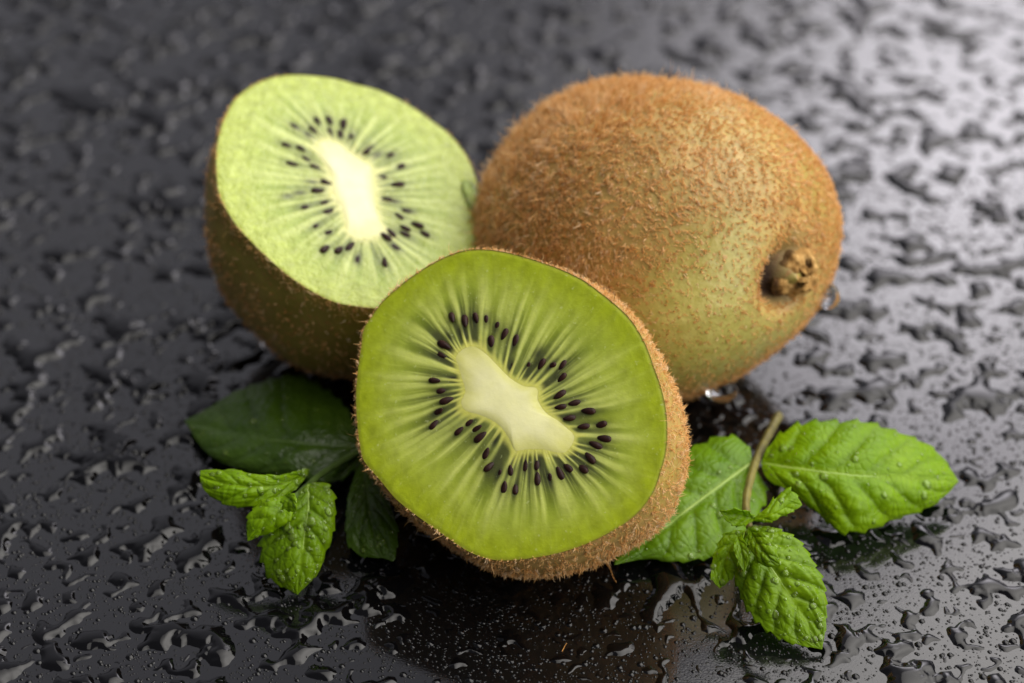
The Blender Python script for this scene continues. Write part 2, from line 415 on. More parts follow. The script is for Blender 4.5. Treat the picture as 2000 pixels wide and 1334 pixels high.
    cellv = vnoise(np.c_[Q.reshape(-1, 2), np.zeros(NR * NA)], 3.2, seed + 77, 3).reshape(T.shape)
    colr = colr * (1 + .13 * cellv * sstep(.35, .8, T))[..., None]
    base_len = .05 + .17 * np.clip(light, 0, 1) + .05 * patch
    colr = lerp(colr, pal['corerim'], (1 - sstep(0, 1, T / base_len)) * .95)
    colr = lerp(colr, pal['rim'], sstep(.965, 1.0, T) * .8)
    P3 = Q3
    lump = vnoise(np.c_[Q3, np.zeros(len(Q3))], .5, seed, 2).reshape(T.shape)
    H = .003 * light - .006 * dark + .02 * lump * (1 - T) - .012 * sstep(.95, 1.0, T) ** 2
    VF = to3(Q3, H.ravel())
    flesh = mk('flesh', VF, gridF(NR, NA, True)[:, ::1], flesh_mat, root, base, cols={'flesh': colr.reshape(-1, 3)})
    # ---- core
    NC = 24; tc = np.linspace(0, 1, NC)
    QC = cc[None, None] * (1 - tc[:, None, None]) + I[None] * tc[:, None, None]
    TC = np.repeat(tc[:, None], NA, 1)
    cl = np.ones(TC.shape + (3,)) * np.array(pal['core']); cl = lerp(cl, pal['corerim'], sstep(.50, 1.0, TC) * (.75 + .25 * patch[:1]))
    cl = cl * (1 + .07 * vnoise(np.c_[QC.reshape(-1, 2), np.zeros(NC * NA)], 1.5, seed + 4, 3).reshape(TC.shape))[..., None]
    HC = .022 * (1 - TC ** 4) + .02 * vnoise(np.c_[QC.reshape(-1, 2), np.zeros(NC * NA)], .5, seed, 2).reshape(TC.shape)
    mk('core', to3(QC.reshape(-1, 2), HC.ravel()), gridF(NC, NA, True), M['core'], root, base, cols={'flesh': cl.reshape(-1, 3)})
    # ---- seeds
    if seed_mesh is None: seed_mesh = seed_shape()
    for q, sunk in [(q, 0) for q in S2] + [(q, 1) for q in D2]:
        d = rdir(q); d3 = d[0] * e1 + d[1] * e2; s3 = np.cross(n, d3)
        tilt = r.normal(0, .22); rot = r.normal(0, .16)
        x = d3 * math.cos(rot) + s3 * math.sin(rot); y = np.cross(n, x); zc = n * math.cos(tilt) + x * math.sin(tilt); x2 = np.cross(y, zc)
        k = r.uniform(.78, 1.12)
        o = bpy.data.objects.new('seed', seed_mesh); COL.objects.link(o); o.parent = flesh
        pos = to3(q[None], r.uniform(-.022, .010) - sunk * .026)[0] - base
        mt = Matrix(((x2[0] * k, y[0] * k, zc[0] * k, pos[0] * S), (x2[1] * k, y[1] * k, zc[1] * k, pos[1] * S), (x2[2] * k, y[2] * k, zc[2] * k, pos[2] * S), (0, 0, 0, 1)))
        o.matrix_local = mt
    # ---- skin dome
    ND = 360; out = arclen(OUT, ND, True); NRg = len(ss)
    base3 = to3(out) - c
    ctr2 = OUT.mean(0); off = to3(ctr2[None])[0] - c
    rings = []
    for gg, s_ in zip(g, ss):
        rings.append(c + off * (1 - gg) + base3 * gg * 1.002 - n * (depth * s_ + .003))
    VD = np.array(rings).reshape(-1, 3)
    outn = VD - (c - n * depth * .3); outn /= np.linalg.norm(outn, axis=1, keepdims=True)
    VD = VD + outn * (vnoise(VD, .35, seed + 5, 2) * .03)[:, None] * np.repeat(sstep(0, .12, ss), ND)[:, None]
    VD[:, 2] = np.maximum(VD[:, 2], 0.004)
    FDm = gridF(NRg, ND, True)[:, ::-1]
    sarr = np.repeat(ss, ND)
    brown = np.clip(pal['brown'] + .35 * vnoise(VD, .5, seed + 9, 3) + pal.get('grad', .7) * sstep(.08, .42, sarr), 0, 1)
    skin = mk('skin', VD, FDm, M['skin'], root, base, attrs={'brown': brown, 'dark': np.zeros(len(VD)), 'bare': np.zeros(len(VD))})
    # ---- fuzz: short tufts, plus a fringe and stray long hairs at the cut rim
    vd = (CAM - c) / np.linalg.norm(CAM - c)
    def coat(count, per, dens, hl, spread, lift, curl, sd, wid):
        P, N, f = sample(VD, FDm, dens, count, sd)
        N = N * np.sign(((P - (c - n * depth * .4)) * N).sum(1))[:, None]
        ok = ((N @ vd) > -.55) & (P[:, 2] > .03); P, N = P[ok], N[ok]
        D = r.normal(size=(len(P), 3)) * .8 + n * lift; D -= N * (D * N).sum(1)[:, None]; D /= np.linalg.norm(D, axis=1, keepdims=True)
        tn = np.clip(r.normal(.5, .2, len(P)), 0, 1); Lk = r.uniform(.6, 1.15, len(P))
        P, N, D, tn, Lk = (np.repeat(x, per, 0) for x in (P, N, D, tn, Lk)); k = len(P)
        P = P + r.normal(size=(k, 3)) * spread; D = D + r.normal(size=(k, 3)) * .25
        Ln = hl * Lk * r.uniform(.7, 1.1, k)
        return strands(P, N, D, Ln, r.uniform(*wid, k), np.clip(tn + r.normal(0, .1, k), 0, 1), curl, sd + 1)
    fs = np.repeat(ss[:-1], ND)
    parts = [coat(fuzz_n, 3, (.25 + .75 * sstep(.0, .16, fs)) * pal['coat'][0] + pal['coat'][1] * sstep(.05, .4, fs), hair_len, .012, .25, .34, seed + 2, (.0045, .0075)),
             coat(1500, 2, np.exp(-(fs / .045) ** 2), hair_len * .42, .010, .9, .4, seed + 40, (.004, .0065)),
             coat(150, 1, np.exp(-(fs / .12) ** 2) + .12, hair_len * 2.1, .01, .8, .75, seed + 60, (.0035, .005))]
    Vh = np.vstack([q[0] for q in parts]); tone = np.r_[tuple(q[2] for q in parts)]; o_ = 0; Fh = []
    for q in parts: Fh.append(q[1] + o_); o_ += len(q[0])
    fz = mk('fuzz', Vh, np.vstack(Fh), M['fuzz'], skin, base, attrs={'tone': tone}); fz['kind'] = 'stuff'
    return dict(c=c, n=n, to3=to3, to2=to2, V=VD, root=root)

pal_f = dict(mid=(.35, .415, .045), outer=(.285, .35, .007), inner=(.30, .37, .075), dark=(.070, .082, .020), darkness=1.2, ray=(.55, .60, .165), low=(.185, .25, .010),
             smear=(.016, .018, .009), corerim=(.62, .61, .13), core=(.82, .80, .42), rim=(.30, .32, .02), brown=.75, rayamt=.66, coat=(1.0, 0.0))
pal_r = dict(mid=(.365, .435, .095), outer=(.375, .445, .09), inner=(.39, .445, .125), dark=(.20, .24, .07), darkness=.9, ray=(.53, .60, .22), low=(.25, .34, .045),
             smear=(.030, .030, .022), corerim=(.62, .62, .25), core=(.66, .65, .45), rim=(.42, .46, .08), rayamt=.6, brown=-.05, grad=.38, coat=(.12, .5))
front = kiwi_half(FO, (1005, 795), FC, FS, FD, 50, -26, 3.1, 2.35, .065,
                  'front kiwi half, its bright green seeded cut face turned to the viewer', 'cut kiwi halves',
                  M['flesh_front'], pal_f, 11, 7500, .125)
rear = kiwi_half(RO, (690, 375), RC, RS, RD, 70, 45, 3.7, 2.2, .05,
                 'paler wet kiwi half standing behind on its dark skin, cut face up', 'cut kiwi halves',
                 M['flesh_rear'], pal_r, 23, 2400, .13)

# ------------------------------------------------------------------ whole kiwi
def whole_kiwi():
    r = np.random.default_rng(31)
    az, el, h, R, k = .758, .192, 2.95, 2.675, 1.061
    a = np.array([math.cos(az) * math.cos(el), -math.sin(az) * math.cos(el), math.sin(el)])
    s = np.cross(a, [0, 0, 1]); s /= np.linalg.norm(s); u = np.cross(s, a)
    m, n = 150, 260
    q = np.linspace(0, math.pi, m); T = -np.cos(q)
    p = np.where(T > 0, 2.62, 2.85)
    rr = R * np.clip(1 - np.abs(T) ** p, 0, 1) ** (1 / p)
    ph = np.linspace(0, 2 * math.pi, n, endpoint=False)
    rad = rr[:, None] * np.ones(n)[None]
    # blossom end: the fruit closes in a pinched ring around a dry stump
    tip = np.exp(-((rad - .40) / .27) ** 2) * (T[:, None] > 0) * (.75 + .6 * np.cos(ph)[None])
    under = np.clip(-np.sin(ph), 0, 1)[None] * sstep(.1, .95, T)[:, None]
    axial = h * T[:, None] - .34 * tip + .10 * np.exp(-(rad / .3) ** 2) * (T[:, None] > 0) - .0 * under
    rad = rad * (1 - .24 * under)
    V = a * axial[..., None] + rad[..., None] * (np.cos(ph)[None, :, None] * s * k + np.sin(ph)[None, :, None] * u)
    V = V.reshape(-1, 3); nrm = V / np.linalg.norm(V, axis=1, keepdims=True)
    V = V + nrm * (vnoise(V, .16, 3, 2) * .09)[:, None]
    z = -V[:, 2].min() + .005; c = at([(1287.5, 471)], z)[0]; V = V + c
    F = gridF(m, n, True)[:, ::-1]
    base = np.array([c[0], c[1], 0])
    root = thing('kiwi', base, 'whole brown fuzzy kiwi lying behind with dried stem end facing right', 'kiwi')
    Tv = np.repeat(T, n); ang = np.tile(ph, m); radv = np.repeat(rr, n)
    # bald olive patch, paled by a painted-in highlight, on the side towards the viewer, near the stem end
    pp = proj(V)
    side = (V - c) @ np.array([.35, -.85, -.1]); side = side / np.abs(side).max()
    bare = sstep(.10, .60, Tv) * sstep(.60, .92, side) * (1 - .75 * np.exp(-((radv - .55) / .5) ** 2))
    brown = np.clip(.85 - .85 * bare - .12 * sstep(.2, .7, Tv) + .35 * vnoise(V, .4, 8, 3), 0, 1)
    brown = np.clip(brown + np.exp(-((radv - .6) / .4) ** 2) * (Tv > 0) * .8, 0, 1)
    dark = np.clip(np.exp(-((radv - .36) / .26) ** 2) * (Tv > 0) * (.6 + .6 * np.cos(ang)), 0, 1)
    skin = mk('skin', V, F, M['skin'], root, base, attrs={'brown': brown, 'dark': dark, 'bare': bare})
    dens = np.clip(1 - .80 * bare[F[:, 0]], .05, 1) * (radv[F[:, 0]] > .55)
    P, N, f = sample(V, F, dens, 27000, 5)
    N = N * np.sign(((P - c) * N).sum(1))[:, None]
    vd = (CAM - c) / np.linalg.norm(CAM - c)
    ok = ((N @ vd) > -.45) & (P[:, 2] > .03); P, N, f = P[ok], N[ok], f[ok]
    Tf = Tv[F[f, 0]]; bf = bare[F[f, 0]]
    lay = np.stack([vnoise(P, .45, 40 + i, 2) for i in range(3)], 1)      # neighbouring tufts lean the same way
    D = lay * .9 + r.normal(size=P.shape) * .45 + a * .45; D -= N * (D * N).sum(1)[:, None]; D /= np.linalg.norm(D, axis=1, keepdims=True)
    Ln = r.uniform(.6, 1.2, len(P)) * (.23 - .13 * sstep(-.3, .5, Tf)) * (1 - .4 * bf); Ln *= np.where(r.random(len(P)) < .06, 1.7, 1)
    tn = np.clip(r.normal(.50, .2, len(P)) - .15 * sstep(.2, .8, Tf), 0, 1)
    P, N, D, Ln, tn = (np.repeat(x, 3, 0) for x in (P, N, D, Ln, tn)); kk = len(P)
    P = P + r.normal(size=(kk, 3)) * .014; D = D + r.normal(size=(kk, 3)) * .22
    Vh, Fh, tn = strands(P, N, D, Ln * r.uniform(.75, 1.1, kk), r.uniform(.0042, .0078, kk), np.clip(tn + r.normal(0, .1, kk), 0, 1), .30, 6)
    fz = mk('fuzz', Vh, Fh, M['fuzz'], skin, base, attrs={'tone': tn}); fz['kind'] = 'stuff'
    # dry stump with ragged flaps
    tipc = c + a * (h - .10) - s * .27 - u * .10
    m2, n2 = 44, 72; th = np.linspace(0, 1, m2)[:, None]; p2 = np.linspace(0, 2 * math.pi, n2, endpoint=False)[None]
    rs = .48 * (1 - .35 * th) * np.clip(1 - th ** 5, 0, 1) ** .5 * (1 + .12 * np.sin(3 * p2 + 1) + .09 * np.sin(5 * p2 + 2) + .05 * np.sin(11 * p2))
    ht = -.16 + .30 * th + 0 * p2
    q1, q2 = rs * np.cos(p2), rs * np.sin(p2)
    hole = np.exp(-(((q1 + .06) / .07) ** 2 + ((q2 - .20) / .08) ** 2)) * (th > .6)
    slit = np.exp(-(((q1 - .10 - .2 * q2) / .05) ** 2 + ((q2 + .02) / .20) ** 2)) * (th > .6)
    ht = ht - .14 * hole - .10 * slit
    VS = tipc + a * ht[..., None] + q1[..., None] * s + q2[..., None] * u * 1.15
    VS = VS.reshape(-1, 3); VS += (vnoise(VS, 1.1, 12, 4) * .075)[:, None] * a + (vnoise(VS, 1.4, 13, 3) * .03)[:, None] * s
    scar = mk('stem_end', VS, gridF(m2, n2, True), M['scar'], root, base, attrs={'dark': np.clip(hole + .8 * slit + .8 * (1 - sstep(.15, .5, th)) * (np.cos(p2) > .1), 0, 1).ravel()})
    for an, x0, L, wd, h0 in ((.3, .14, .26, .06, .12), (1.2, .20, .24, .08, .10), (2.4, .24, .26, .10, .08), (-.7, .16, .3, .09, .1), (-2.2, .22, .30, .12, .06)):
        d = math.cos(an) * s + math.sin(an) * u; e = np.cross(a, d)
        tu, tv = np.linspace(0, 1, 9)[:, None], np.linspace(-1, 1, 7)[None]
        hh = h0 + .09 * np.sin(tu * 3.0) - .10 * tu ** 2 + .03 * tv ** 2 + .012 * np.sin(tu * 11 + tv * 3)
        pt = tipc + hh[..., None] * a + d * (x0 - .15 + L * tu + 0 * tv)[..., None] + e * (tv * wd * (1 - .45 * tu ** 2) * (1 + .2 * np.sin(tu * 9 + an)))[..., None]
        fl = mk('dried_flap', pt.reshape(-1, 3), gridF(9, 7), M['scar'], scar, base, attrs={'dark': np.zeros(63)})
        md = fl.modifiers.new('thickness', 'SOLIDIFY'); md.thickness = .0003
    return dict(c=c, a=a, s=s, u=u, V=V, h=h)
whole = whole_kiwi()

# ------------------------------------------------------------------ mint
DEW = []
def leaf(root, base, mid, left, right, mat, nveins=6, puff=.045, teeth=11, tooth=.05, nu=130, nvv=44, dew=0, crease=.04, seed=0, rib=.028, thick=.016, curl=0):
    r = np.random.default_rng(seed)
    cv = []
    for c in (mid, left, right):
        c = np.array(c, float); P = at(c[:, :2], c[:, 2]); cv.append(arclen(catmull(P, False), nu))
    Mi, Le, Ri = cv
    u = np.linspace(0, 1, nu)[:, None]; v = np.linspace(-1, 1, nvv)[None]; v = np.sign(v) * np.abs(v) ** .85
    saw = (u * teeth + np.where(v > 0, .4, 0)) % 1
    ve = v * (1 + 1.9 * tooth * (saw ** 1.6 - .45) * np.abs(v) ** 8 * sstep(.03, .12, u) * (1 - .3 * sstep(.9, 1, u)))
    Pm, Pl, Pr = Mi[:, None], Le[:, None], Ri[:, None]; e = ve[..., None]
    P = Pm * (1 - e * e) + (Pr * (e * e + e) + Pl * (e * e - e)) / 2
    du = np.gradient(P, axis=0); dv = np.gradient(P, axis=1); N = np.cross(du, dv); N /= np.linalg.norm(N, axis=2, keepdims=True) + 1e-9
    if (N.reshape(-1, 3) @ (CAM - P.mean((0, 1)))).mean() < 0: N = -N
    av = np.abs(ve)
    ph = (u - .30 * av ** .9 * (1 - .3 * u)) * nveins + np.where(v > 0, .45, 0)
    fr = ph - np.floor(ph); dist = np.minimum(fr, 1 - fr)
    wid = np.linalg.norm(Le - Ri, axis=1)[:, None]; fade = np.clip(wid / wid.max(), 0, 1)
    fx = np.stack([u + 0 * v, ve * .6, 0 * u * v], -1).reshape(-1, 3)
    cells = vnoise(fx, 3.0, seed + 1, 2).reshape(ve.shape)
    amp = puff * fade * (1 - np.exp(-av * 6)) * (1 - .8 * av ** 5)
    lobe = np.clip(np.sin(math.pi * fr), 0, 1) ** .5
    sb = av * 4.2 + .8 * np.sin(np.floor(ph) * 2.3 + seed) + .35 * np.sin(fr * 5)
    sub = np.abs(np.sin(math.pi * sb)) ** .5
    H = amp * 1.5 * (lobe * (.72 + .28 * sub) - .5) + puff * .35 * cells * fade * (1 - .5 * av ** 4) - crease * 1.3 * np.exp(-(av / .12) ** 1.3) * fade
    P = P + N * H[..., None]
    if curl: P = P - N * (curl * sstep(.5, 1, ve) ** 1.3 * sstep(0, .12, u) * (1 - sstep(.34, .5, u)))[..., None]
    wavy = .02 * np.sin(u * 21 + seed) * av ** 4 * fade; P = P + N * wavy[..., None]
    P[..., 2] = np.maximum(P[..., 2], .03)
    vein = np.clip(np.exp(-(av / .035) ** 2) * (1 - .6 * u), 0, 1)
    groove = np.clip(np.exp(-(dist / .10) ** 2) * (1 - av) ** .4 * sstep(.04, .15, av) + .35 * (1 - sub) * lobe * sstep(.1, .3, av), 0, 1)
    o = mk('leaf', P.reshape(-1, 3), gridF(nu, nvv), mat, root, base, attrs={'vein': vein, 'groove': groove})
    L = np.linalg.norm(np.diff(Mi, axis=0), axis=1).sum()
    at_ = o.data.attributes.new('luv', 'FLOAT_VECTOR', 'POINT')
    lu = np.stack([(u + 0 * v) * L * .62, ve * wid / 2 * .62 - .3 * u * av, 0 * u * v + seed], -1).reshape(-1, 3)
    at_.data.foreach_set('vector', lu.astype(np.float32).ravel())
    md = o.modifiers.new('thickness', 'SOLIDIFY'); md.thickness = thick * S; md.offset = 0
    if rib:
        k = 60; idx = np.linspace(0, nu - 2, k).astype(int); ctr = P[idx, nvv // 2] * .5 + P[idx, nvv // 2 - 1] * .5
        nn = N[idx, nvv // 2]; tg = np.gradient(ctr, axis=0); tg /= np.linalg.norm(tg, axis=1, keepdims=True); sd = np.cross(tg, nn)
        rad = rib * (1 - .85 * np.linspace(0, 1, k)); an = np.linspace(0, 2 * math.pi, 8, endpoint=False)
        V = ctr[:, None] + rad[:, None, None] * (np.cos(an)[None, :, None] * sd[:, None] + np.sin(an)[None, :, None] * nn[:, None] * .6)
        mk('midrib', V.reshape(-1, 3), gridF(k, 8, True), M[{'mint_leaf_dark': 'stem_green'}.get(mat.name, 'rib')], o, base)
    for _ in range(dew):
        i, j = r.integers(6, nu - 6), r.integers(3, nvv - 3)
        DEW.append((P[i, j], N[i, j], min(.085, .010 + r.exponential(.016))))
    return o
M['rib'] = m_plain('mint_midrib', (.22, .36, .04), (.30, .43, .08))
def stem(root, base, pts, r0, r1, mat, name='stem'):
    c = np.array(pts, float); P = arclen(catmull(at(c[:, :2], c[:, 2]), False), 50)
    tg = np.gradient(P, axis=0); tg /= np.linalg.norm(tg, axis=1, keepdims=True)
    a = np.cross(tg, [0, 0, 1]); a /= np.linalg.norm(a, axis=1, keepdims=True); b = np.cross(a, tg)
    an = np.linspace(0, 2 * math.pi, 16, endpoint=False); sq = 1 + .10 * np.cos(4 * an)   # mint stems are square
    rad = np.linspace(r0, r1, 50)[:, None] * sq[None] * (1 + .05 * np.sin(np.arange(50) * .9))[:, None]
    V = P[:, None] + rad[..., None] * (np.cos(an)[None, :, None] * a[:, None] + np.sin(an)[None, :, None] * b[:, None])
    V = np.vstack([V.reshape(-1, 3), P[:1], P[-1:]]); F = [tuple(f) for f in gridF(50, 16, True)]
    F += [(800, (j + 1) % 16, j) for j in range(16)] + [(801, 784 + j, 784 + (j + 1) % 16) for j in range(16)]
    return mk(name, V, F, mat, root, base)

b0 = at([(1465, 1010)], 0)[0]
right_sprig = thing('mint_sprig', b0, 'bright green mint sprig with bare stem lying right of the front kiwi half', 'mint', 'mint sprigs beside the kiwis')
stem(right_sprig, b0, [(1521, 811, .55), (1500, 850, .62), (1478, 895, .75), (1462, 950, .95), (1457, 990, 1.05), (1464, 1030, 1.1)], .075, .055, M['stem'])
# broad leaf pointing right
leaf(right_sprig, b0, [(1487, 905, .75), (1560, 915, .95), (1650, 926, 1.0), (1740, 932, .9), (1815, 937, .7), (1871, 940, .5)],
     [(1487, 905, .75), (1500, 872, .9), (1530, 842, 1.05), (1585, 822, 1.15), (1660, 822, 1.15), (1740, 838, 1.05), (1800, 863, .9), (1842, 896, .7), (1871, 940, .5)],
     [(1487, 905, .75), (1500, 935, .75), (1560, 975, .62), (1600, 1010, .42), (1640, 1040, .30), (1700, 1034, .25), (1760, 1012, .25), (1815, 990, .30), (1850, 964, .4), (1871, 940, .5)],
     M['leaf_young'], 6, .075, 12, .05, dew=90, seed=3, curl=.06)
# leaf reaching back under the front half
leaf(right_sprig, b0, [(1468, 905, .75), (1410, 945, .72), (1350, 988, .6), (1290, 1035, .45), (1200, 1103, .25)],
     [(1468, 905, .75), (1462, 872, .85), (1430, 853, .95), (1390, 856, .95), (1340, 880, .85), (1270, 930, .6), (1220, 1010, .4), (1200, 1103, .25)],
     [(1468, 905, .75), (1490, 940, .55), (1497, 975, .42), (1470, 1025, .30), (1420, 1078, .22), (1335, 1098, .2), (1262, 1092, .2), (1200, 1103, .25)],
     M['leaf_mid'], 6, .07, 12, .045, dew=60, seed=5, rib=.04)
# front leaf pointing at the viewer
leaf(right_sprig, b0, [(1464, 1028, 1.1), (1498, 1095, 1.05), (1535, 1150, .8), (1572, 1208, .45), (1605, 1268, .12)],
     [(1464, 1028, 1.1), (1440, 1065, .95), (1434, 1110, .8), (1445, 1165, .55), (1475, 1212, .35), (1530, 1252, .18), (1605, 1268, .12)],
     [(1464, 1028, 1.1), (1520, 1032, 1.15), (1570, 1068, 1.05), (1598, 1115, .9), (1614, 1165, .65), (1613, 1220, .35), (1605, 1268, .12)],
     M['leaf'], 6, .075, 13, .05, dew=170, seed=8)
# young pair at the tip of the sprig
leaf(right_sprig, b0, [(1470, 1016, 1.2), (1505, 1003, 1.36), (1540, 984, 1.42), (1567, 986, 1.42)],
     [(1470, 1016, 1.2), (1495, 993, 1.32), (1530, 958, 1.45), (1552, 962, 1.48), (1567, 986, 1.42)],
     [(1470, 1016, 1.2), (1500, 1020, 1.25), (1530, 1008, 1.3), (1554, 996, 1.38), (1567, 986, 1.42)],
     M['leaf_young'], 4, .03, 7, .12, 70, 24, dew=6, seed=12, rib=.012)
leaf(right_sprig, b0, [(1478, 1012, 1.2), (1450, 1008, 1.4), (1425, 1004, 1.5), (1406, 997, 1.55)],
     [(1478, 1012, 1.2), (1455, 1026, 1.2), (1432, 1027, 1.3), (1415, 1012, 1.45), (1406, 997, 1.55)],
     [(1478, 1012, 1.2), (1460, 998, 1.55), (1440, 994, 1.65), (1420, 997, 1.6), (1406, 997, 1.55)],
     M['leaf_young'], 4, .025, 6, .10, 70, 24, dew=4, seed=14, rib=.01)
leaf(right_sprig, b0, [(1455, 1035, 1.15), (1425, 1070, 1.0), (1412, 1105, .8), (1406, 1149, .5)],
     [(1455, 1035, 1.15), (1415, 1042, 1.1), (1394, 1085, .85), (1388, 1128, .65), (1406, 1149, .5)],
     [(1455, 1035, 1.15), (1447, 1070, 1.1), (1445, 1100, .95), (1432, 1128, .7), (1406, 1149, .5)],
     M['leaf_young'], 4, .04, 7, .10, 80, 28, dew=16, seed=16, rib=.014)
leaf(right_sprig, b0, [(1462, 1030, 1.2), (1480, 1060, 1.38), (1500, 1088, 1.35), (1523, 1103, 1.2)],
     [(1462, 1030, 1.2), (1462, 1062, 1.25), (1478, 1092, 1.22), (1500, 1108, 1.15), (1523, 1103, 1.2)],
     [(1462, 1030, 1.2), (1488, 1040, 1.45), (1510, 1060, 1.45), (1520, 1085, 1.35), (1523, 1103, 1.2)],
     M['leaf'], 5, .035, 7, .08, 80, 28, dew=8, seed=18, rib=.012)
leaf(right_sprig, b0, [(1440, 1045, 1.2), (1447, 1070, 1.2), (1452, 1095, 1.1), (1453, 1118, 1.0)],
     [(1440, 1045, 1.2), (1432, 1068, 1.2), (1440, 1095, 1.1), (1453, 1118, 1.0)],
     [(1440, 1045, 1.2), (1458, 1062, 1.25), (1462, 1092, 1.15), (1453, 1118, 1.0)],
     M['leaf'], 4, .02, 6, .1, 60, 20, seed=19, rib=.01)

b1 = at([(640, 945)], 0)[0]
left_sprig = thing('mint_sprig', b1, 'mint sprig with one large dark shaded leaf at left of the front kiwi half', 'mint', 'mint sprigs beside the kiwis')
stem(left_sprig, b1, [(705, 878, .5), (665, 903, .6), (625, 928, .85), (585, 962, 1.1), (562, 985, 1.2)], .06, .045, M['stem_green'])
leaf(left_sprig, b1, [(705, 872, .5), (640, 868, .6), (560, 860, .65), (460, 845, .5), (361, 822, .2)],
     [(705, 872, .5), (690, 820, .6), (655, 772, .65), (600, 738, .65), (540, 737, .6), (470, 760, .5), (410, 796, .35), (361, 822, .2)],
     [(705, 872, .5), (692, 918, .35), (645, 944, .3), (560, 932, .3), (490, 920, .28), (430, 903, .22), (390, 868, .18), (361, 822, .2)],
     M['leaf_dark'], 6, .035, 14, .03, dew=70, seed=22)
leaf(left_sprig, b1, [(602, 925, 1.15), (545, 947, 1.25), (490, 950, 1.35), (440, 944, 1.4), (391, 930, 1.35)],
     [(602, 925, 1.15), (598, 916, 1.22), (545, 928, 1.38), (490, 925, 1.42), (440, 917, 1.42), (391, 920, 1.38)],
     [(602, 925, 1.15), (575, 958, 1.08), (535, 980, 1.06), (490, 991, 1.05), (440, 984, 1.1), (402, 962, 1.2), (391, 930, 1.35)],
     M['leaf_young'], 5, .04, 9, .05, dew=50, seed=25, rib=.015)
leaf(left_sprig, b1, [(602, 945, 1.2), (600, 1000, 1.15), (592, 1060, .85), (585, 1115, .5), (581, 1161, .12)],
     [(602, 945, 1.2), (560, 985, 1.0), (520, 1035, .8), (507, 1080, .6), (525, 1128, .3), (581, 1161, .12)],
     [(602, 945, 1.2), (640, 945, 1.25), (656, 985, 1.15), (650, 1040, .85), (625, 1110, .4), (581, 1161, .12)],
     M['leaf'], 6, .055, 9, .06, dew=160, seed=28)
leaf(left_sprig, b1, [(572, 972, 1.3), (540, 1000, 1.3), (512, 1025, 1.15), (484, 1056, .9)],
     [(572, 972, 1.3), (530, 972, 1.35), (495, 992, 1.25), (482, 1020, 1.1), (484, 1056, .9)],
     [(572, 972, 1.3), (572, 1005, 1.2), (548, 1030, 1.05), (515, 1044, .95), (484, 1056, .9)],
     M['leaf_young'], 4, .035, 7, .07, 80, 28, dew=25, seed=31, rib=.014)
leaf(left_sprig, b1, [(556, 968, 1.45), (566, 975, 1.6), (573, 985, 1.6), (577, 1000, 1.5)],
     [(556, 968, 1.45), (549, 980, 1.5), (557, 996, 1.45), (577, 1000, 1.5)],
     [(556, 968, 1.45), (572, 963, 1.65), (580, 980, 1.65), (577, 1000, 1.5)],
     M['leaf_young'], 4, .02, 5, .1, 60, 20, dew=4, seed=33, rib=.01)
leaf(left_sprig, b1, [(712, 885, .35), (718, 960, .55), (728, 1030, .5), (748, 1090, .2)],
     [(712, 885, .35), (690, 935, .5), (676, 1000, .5), (678, 1058, .3), (704, 1086, .18), (748, 1090, .2)],
     [(712, 885, .35), (740, 925, .45), (762, 985, .5), (776, 1040, .4), (771, 1092, .2), (748, 1090, .2)],
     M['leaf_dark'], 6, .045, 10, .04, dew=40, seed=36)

# dew on the leaves
def domes(P, N, R, flat, nseg, rings):
    P, N, R = map(np.asarray, (P, N, R)); n = len(P)
    a = np.cross(N, [.3, .5, .81]); a /= np.linalg.norm(a, axis=1, keepdims=True); b = np.cross(N, a)
    th = np.linspace(0, math.pi / 2, rings + 1)[:-1]; an = np.linspace(0, 2 * math.pi, nseg, endpoint=False)
    V = []
    for t_ in th:
        for q in an:
            V.append(P + (a * math.cos(q) + b * math.sin(q)) * (R * math.cos(t_))[:, None] + N * (R * flat * (math.sin(t_) - .08))[:, None])
    V.append(P + N * (R * flat * .92)[:, None])
    V = np.stack(V, 1); k = V.shape[1]; T = []
    for i in range(rings - 1):
        for j in range(nseg):
            j2 = (j + 1) % nseg; A, B, C, D_ = i * nseg + j, i * nseg + j2, (i + 1) * nseg + j2, (i + 1) * nseg + j
            T += [(A, B, C), (A, C, D_)]
    for j in range(nseg): T.append(((rings - 1) * nseg + j, (rings - 1) * nseg + (j + 1) % nseg, k - 1))
    return V.reshape(-1, 3), (np.arange(n)[:, None, None] * k + np.array(T)[None]).reshape(-1, 3)
dV, dF = domes([d[0] + d[1] * .006 for d in DEW], [d[1] for d in DEW], [d[2] for d in DEW], .55, 14, 4)
tag(mk('dew_droplets', dV, dF, M['dew']), 'tiny clear dew droplets beaded on the mint leaves', 'dew', kind='stuff')

# ------------------------------------------------------------------ water on the table
DX = .03; X0, X1, Y0, Y1 = -15.0, 15.0, -8.5, 20.0
nx, ny = int((X1 - X0) / DX), int((Y1 - Y0) / DX)
def band(lam, bw, seed):
    r = np.random.default_rng(seed); z = np.fft.rfft2(r.normal(size=(ny, nx)))
    ky = np.fft.fftfreq(ny, DX)[:, None]; kx = np.fft.rfftfreq(nx, DX)[None]
    k = np.sqrt(kx ** 2 + ky ** 2); z *= np.exp(-((k - 1 / lam) / (bw / lam)) ** 2)
    f = np.fft.irfft2(z, (ny, nx)); return f / f.std()
gx = X0 + DX * np.arange(nx)[None]; gy = Y0 + DX * np.arange(ny)[:, None]
near_front = np.exp(-(((gx - .2) / 3.2) ** 2 + ((gy + 6.0) / 1.6) ** 2))       # only small drops just before the front half
wx, wy = .045 * band(.5, .5, 11) + .009 * band(.2, .5, 13), .045 * band(.5, .5, 12) + .009 * band(.2, .5, 14)
rd = np.random.default_rng(91); fld = np.zeros((ny, nx))
